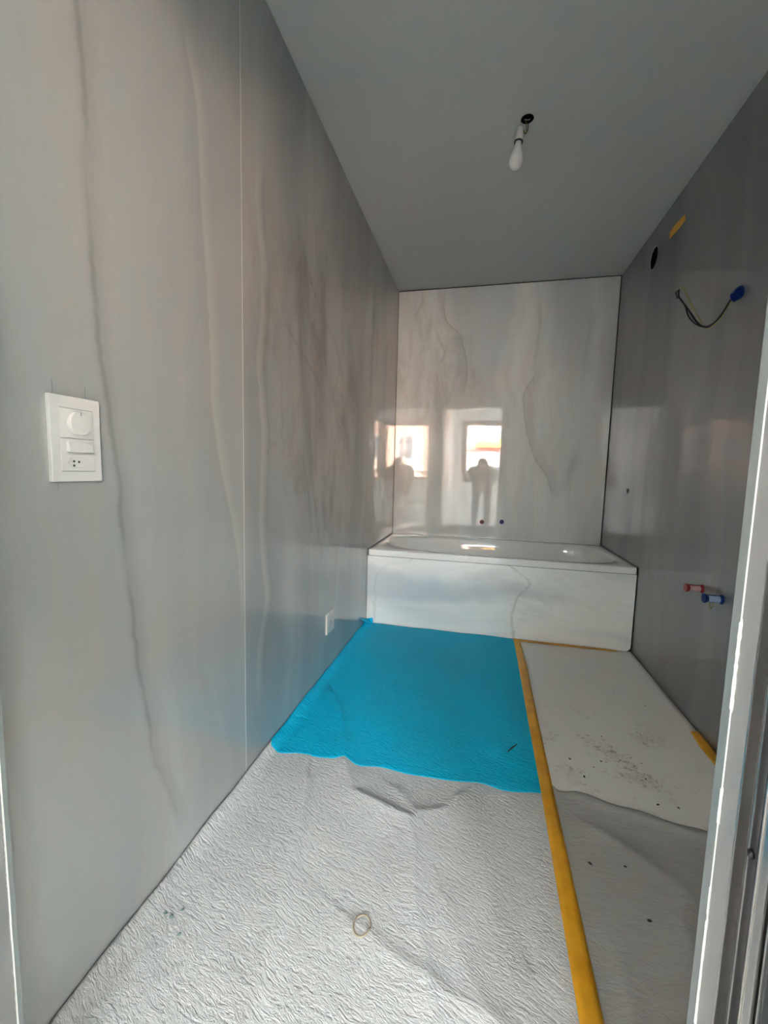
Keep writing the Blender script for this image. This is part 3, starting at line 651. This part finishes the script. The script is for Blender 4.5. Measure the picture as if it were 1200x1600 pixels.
for i, (mt, pts) in enumerate([(M_wireyellow, [hw+Vector((-.004, 0, 0)), hit(822, 200, 1, -1.573), hit(823, 208, 1, -1.573), hit(818, 205, 1, -1.573), hp+ax*.006]),
    (M_wireblack, [hw+Vector((.002, 0, 0)), hit(825, 200, 1, -1.570), hit(821, 209, 1, -1.570), hit(816, 200, 1, -1.57), hp+ax*.004]),
    (plain('grey_wire', (.45, .44, .38), .5), [hw+Vector((-.012, 0, .0)), hit(821, 187, 1, -1.573), hit(827, 187, 1, -1.573), hit(829, 183, 1, -1.573)])]):
    bm = bmesh.new(); tube(bm, catmull(pts, 5), .0017, 7); local(link('wire', bm, mt, smooth=True), lt)

# ---------------------------------------------------------------- right wall: vent, wires, pipe stubs, cut-out
vt = thing('vent_duct', 'round dark vent duct opening high on the right wall near the ceiling', 'vent', (W, VY, VZ))
MV = Matrix.Translation((W+.001, VY, VZ)) @ Matrix.Rotation(math.pi/2, 4, 'Y')
bm = bmesh.new(); lathe(bm, [(VR, 0), (VR, .0065), (VR-.004, .0065), (VR-.004, 0), (VR, 0)], 32, MV); local(link('duct_sleeve', bm, plain('grey_duct', (.30, .30, .29), .4), smooth=True, angle=.6), vt)
bm = bmesh.new(); lathe(bm, [(0, 0), (VR-.004, 0), (VR-.004, .001), (0, .001)], 32, Matrix.Translation((W+.0065, VY, VZ)) @ Matrix.Rotation(math.pi/2, 4, 'Y')); local(link('duct_back', bm, M_fulldark), vt)
wb_ = thing('wire_bundle', 'bundle of black and yellow wires hanging from a blue conduit in right wall', 'wires', (W, -1.6, 1.80))
cpts = [hit(1157, 455, 0, W+.002), hit(1152, 461, 0, W-.015), hit(1143, 466, 0, W-.028)]
bm = bmesh.new(); tube(bm, catmull(cpts, 4), [.0215]*4+[.018]*4+[.013], 16); local(link('blue_conduit', bm, M_blueplastic, smooth=True, angle=.9), wb_)
base = [(1146, 463, .022), (1140, 472, .034), (1128, 492, .055), (1116, 506, .066), (1103, 512, .07)]
ends = [(M_wireblack, [(1090, 505, .07), (1078, 488, .07), (1066, 471, .068), (1059, 464, .068), (1056, 459, .066), (1058, 455, .066), (1061, 457, .066)], 0),
        (M_wireblack, [(1088, 507, .074), (1076, 495, .074), (1070, 477, .074), (1061, 464, .072), (1061, 452, .072)], 1.5),
        (M_wireblack, [(1089, 503, .066), (1080, 490, .066), (1068, 473, .066), (1060, 463, .064), (1057, 466, .064)], 2.8),
        (M_wireyellow, [(1094, 501, .072), (1084, 483, .074), (1077, 468, .074), (1069, 450, .074), (1062, 449, .072)], .8),
        (M_wireyellow, [(1093, 498, .064), (1086, 488, .064), (1074, 466, .062), (1067, 451, .06), (1058, 452, .06)], -.8)]
for i, (mt, e, off) in enumerate(ends):
    pts = [hit(a+(.5*math.sin(i*2)), b+(i-2)*1.0*min(1, c/.05), 0, W-c) for a, b, c in base]+[hit(a, b, 0, W-c) for a, b, c in e]
    bm = bmesh.new(); tube(bm, catmull(pts, 5), .0029 if mt is M_wireblack else .0017, 7); local(link('wire', bm, mt, smooth=True), wb_)
def clearp(name, col):
    n = NT(name); n.b.inputs['Transmission Weight'].default_value = .5; n.b.inputs['IOR'].default_value = 1.3; return n.done(col, .25)
for (px, py, y, z, mt, cc, lb, nm) in ((0, 0, -1.555, .599, M_red, clearp('clear_pink', (.8, .5, .5)), 'red pipe stub with clear sleeve sticking out of the right wall, the farther one', 'red'),
                                  (0, 0, -1.708, .598, M_blueplastic, clearp('clear_blue', (.45, .6, .85)), 'blue pipe stub with clear sleeve sticking out of the right wall, nearer the door', 'blue')):
    ps = thing('pipe_stub', lb, 'pipe stub', (W, y, z)); MR = Matrix.Translation((W, y, z)) @ Matrix.Rotation(-math.pi/2, 4, 'Y')
    bm = bmesh.new(); lathe(bm, [(0, 0), (.019, 0), (.020, .002), (.017, .006), (.0140, .010), (0, .010)], 24, MR); local(link('wall_collar', bm, mt, smooth=True, angle=.7), ps)
    bm = bmesh.new(); lathe(bm, [(0, .010), (.0135, .010), (.0128, .030), (.0135, .050), (0, .050)], 24, MR); local(link('sleeve', bm, cc, smooth=True, angle=.7), ps)
    bm = bmesh.new(); lathe(bm, [(0, .050), (.0140, .050), (.0175, .056), (.0190, .062), (.0180, .064), (0, .064)], 24, MR); local(link('end_flange', bm, mt, smooth=True, angle=.7), ps)
    bm = bmesh.new(); tube(bm, [Vector((W-.004, y+.0, z+.0138)), Vector((W-.03, y, z+.0135)), Vector((W-.058, y, z+.0148))], .0022, 6); local(link('rib', bm, mt), ps)
    if nm == 'blue':
        bm = bmesh.new(); pts = [Vector((W-.040, y-.002, z-.012)), Vector((W-.044, y-.006, z-.03)), Vector((W-.036, y-.002, z-.040)), Vector((W-.028, y+.002, z-.030)), Vector((W-.030, y, z-.012))]
        tube(bm, catmull(pts, 6), .0018, 7); local(link('tie_loop', bm, M_wireyellow, smooth=True), ps)
c_ = hit(981, 767, 0, W); ho = [(.0, -.024), (.016, -.006), (.019, .008), (.014, .017), (.004, .014), (-.006, .017), (-.018, .012), (-.020, .0), (-.012, -.012)]
bm = bmesh.new(); prism(bm, [(c_.y+a*1.35, c_.z+b*1.0) for a, b in ho], lambda a, b, h: (W-.0006+h, a, b), .0004)
link('cut_out', bm, plain('raw_mortar', (.055, .045, .03), .95, var=.4, scale=90, bump=.5), wr)

# ---------------------------------------------------------------- the person with the phone, seen mirrored in the back wall
per = thing('person', 'person in dark jacket and trousers bending forward to hold a phone, mirrored in back wall', 'person', (.76, -4.45, 0))
M_skin = plain('skin', (.55, .36, .27), .5, scale=50); M_jacket = plain('dark_jacket', (.035, .038, .045), .8, scale=60, bump=.3); M_trous = plain('dark_trousers', (.03, .03, .034), .85, scale=60, bump=.3)
M_hair = plain('dark_hair', (.02, .015, .012), .6, scale=120, bump=.6)
def skin(name, verts, edges, radii, mat, sub=2, root=0):
    me = bpy.data.meshes.new(name); me.from_pydata(verts, edges, []); o = bpy.data.objects.new(name, me); C.objects.link(o); me.materials.append(mat)
    s_ = o.modifiers.new('skin', 'SKIN'); s_.use_smooth_shade = True
    for i, r in enumerate(radii):
        d = me.skin_vertices[0].data[i]; d.radius = r if isinstance(r, tuple) else (r, r); d.use_root = (i == root)
    b = o.modifiers.new('sub', 'SUBSURF'); b.levels = sub; b.render_levels = sub
    return local(o, per)
sk = dict(pel=(.76, -4.47, .86), belly=(.76, -4.40, .98), chest=(.76, -4.25, 1.10), neckb=(.76, -4.10, 1.155), neck=(.76, -4.03, 1.17), head0=(.757, -3.975, 1.175), head1=(.755, -3.93, 1.215), head2=(.755, -3.945, 1.265),
  shl=(.56, -4.15, 1.12), ell=(.51, -3.99, .93), wrl=(.672, -3.72, .985), shr=(.95, -4.15, 1.12), elr=(1.00, -3.99, .93), wrr=(.845, -3.72, .985),
  hil=(.67, -4.46, .80), knl=(.655, -4.36, .46), anl=(.645, -4.50, .10), tol=(.63, -4.34, .035), hir=(.85, -4.46, .80), knr=(.875, -4.36, .46), anr=(.885, -4.50, .10), tor=(.90, -4.34, .035))
rad = dict(pel=(.13, .10), belly=(.13, .10), chest=(.17, .12), neckb=(.09, .07), neck=.055, head0=.065, head1=(.075, .085), head2=(.055, .065), shl=.078, ell=.05, wrl=.026, shr=.078, elr=.05, wrr=.026, hil=.085, knl=.055, anl=.036, tol=.03, hir=.085, knr=.055, anr=.036, tor=.03)
K = list(sk); E_ = [('pel', 'belly'), ('belly', 'chest'), ('chest', 'neckb'), ('neckb', 'neck'), ('neck', 'head0'), ('head0', 'head1'), ('head1', 'head2'), ('chest', 'shl'), ('shl', 'ell'), ('ell', 'wrl'), ('chest', 'shr'), ('shr', 'elr'), ('elr', 'wrr'), ('pel', 'hil'), ('hil', 'knl'), ('knl', 'anl'), ('anl', 'tol'), ('pel', 'hir'), ('hir', 'knr'), ('knr', 'anr'), ('anr', 'tor')]
def sub_skin(name, keys, mat, grow):
    ks = [k for k in K if k in keys]; ed = [(ks.index(a), ks.index(b)) for a, b in E_ if a in ks and b in ks]
    rr = [tuple(x+grow for x in rad[k]) if isinstance(rad[k], tuple) else rad[k]+grow for k in ks]
    return skin(name, [sk[k] for k in ks], ed, rr, mat)
sub_skin('body', K, M_skin, 0)
sub_skin('jacket', ['pel', 'belly', 'chest', 'neckb', 'shl', 'ell', 'wrl', 'shr', 'elr', 'wrr'], M_jacket, .014)
sub_skin('trousers', ['pel', 'hil', 'knl', 'anl', 'hir', 'knr', 'anr'], M_trous, .013)
for s_ in (-1, 1):
    a = Vector(sk['anl' if s_ < 0 else 'anr']); bm = bmesh.new()
    bmesh.ops.create_uvsphere(bm, u_segments=20, v_segments=12, radius=1, matrix=Matrix.Translation((a.x+s_*.008, a.y+.07, .048)) @ Matrix.Diagonal((.048, .14, .05, 1)))
    for v in bm.verts:
        if v.co.z < .01: v.co.z = .0
    local(link('shoe', bm, M_black, smooth=True), per)
bm = bmesh.new(); hc = Vector((.755, -3.955, 1.228))
bmesh.ops.create_uvsphere(bm, u_segments=28, v_segments=18, radius=1, matrix=Matrix.Translation(hc+Vector((0, -.012, .012))) @ Matrix.Rotation(-.35, 4, 'X') @ Matrix.Diagonal((.083, .098, .09, 1)))
bmesh.ops.delete(bm, geom=[v for v in bm.verts if (v.co-hc).y > .045 and v.co.z < 1.275 or v.co.z < 1.17], context='VERTS')
local(link('hair', bm, M_hair, smooth=True), per)
bm = bmesh.new()
for s_ in (-1, 1):
    bmesh.ops.create_uvsphere(bm, u_segments=12, v_segments=8, radius=1, matrix=Matrix.Translation(hc+Vector((s_*.028, .083, .0))) @ Matrix.Diagonal((.012, .008, .008, 1)))
local(link('eyes', bm, plain('eye', (.75, .73, .7), .2), smooth=True), per)
bm = bmesh.new(); bmesh.ops.create_cone(bm, cap_ends=True, segments=10, radius1=.016, radius2=.007, depth=.045, matrix=Matrix.Translation(hc+Vector((0, .097, -.018))) @ Matrix.Rotation(.3, 4, 'X'))
for s_ in (-1, 1): bmesh.ops.create_uvsphere(bm, u_segments=10, v_segments=8, radius=1, matrix=Matrix.Translation(hc+Vector((s_*.080, -.005, -.01))) @ Matrix.Diagonal((.010, .018, .032, 1)))
local(link('nose_and_ears', bm, M_skin, smooth=True), per)
bm = bmesh.new(); bmesh.ops.create_uvsphere(bm, u_segments=12, v_segments=8, radius=1, matrix=Matrix.Translation(hc+Vector((0, .082, -.05))) @ Matrix.Diagonal((.024, .008, .006, 1)))
local(link('mouth', bm, plain('lips', (.40, .16, .14), .5), smooth=True), per)
PM = Matrix((right, up, -fwd)).transposed().to_4x4(); PM.translation = CAM-fwd*.017-up*.058+right*.018
def pw(x, y, z): return PM @ Vector((x, y, z))
for s_ in (-1, 1):
    wr3 = Vector(sk['wrl' if s_ < 0 else 'wrr']); palm = pw(s_*.052, -.035, .030); V = [wr3, palm]; Ee = [(0, 1)]; Rr = [(.024, .020), (.036, .018)]
    for j in range(4):
        n0 = len(V); yy = .012-.021*j; V += [pw(s_*.050, yy-.01, .022), pw(s_*.049, yy, .004), pw(s_*.040, yy+.001, -.0125), pw(s_*(.026-.003*abs(j-1.5)), yy, -.0145)]
        Ee += [(1, n0), (n0, n0+1), (n0+1, n0+2), (n0+2, n0+3)]; Rr += [.0095, .0088, .0078, .0068]
    n0 = len(V); V += [pw(s_*.050, -.035, .034), pw(s_*.038, -.020, .026), pw(s_*.024, -.008, .016)]; Ee += [(1, n0), (n0, n0+1), (n0+1, n0+2)]; Rr += [.012, .0105, .009]
    skin('hand', [tuple(v) for v in V], Ee, Rr, M_skin, 1)
ph = thing('phone', 'slim dark phone held in both hands, mirrored small in the back wall', 'phone', mtx=PM)
o = link('phone_body', mbox(-.037, .037, -.076, .076, -.004, .004, bev=.0025), M_black); o.parent = ph
o = link('screen', mbox(-.034, .034, -.072, .072, .004, .0045), plain('phone_screen', (.02, .02, .02), .05)); o.parent = ph
bm = bmesh.new(); lathe(bm, [(0, 0), (.007, 0), (.007, .0015), (.0055, .0022), (0, .0022)], 18, Matrix.Translation((-.018, .058, -.004)) @ Matrix.Rotation(math.pi, 4, 'X')); o = link('lens_ring', bm, M_darkalu, smooth=True); o.parent = ph
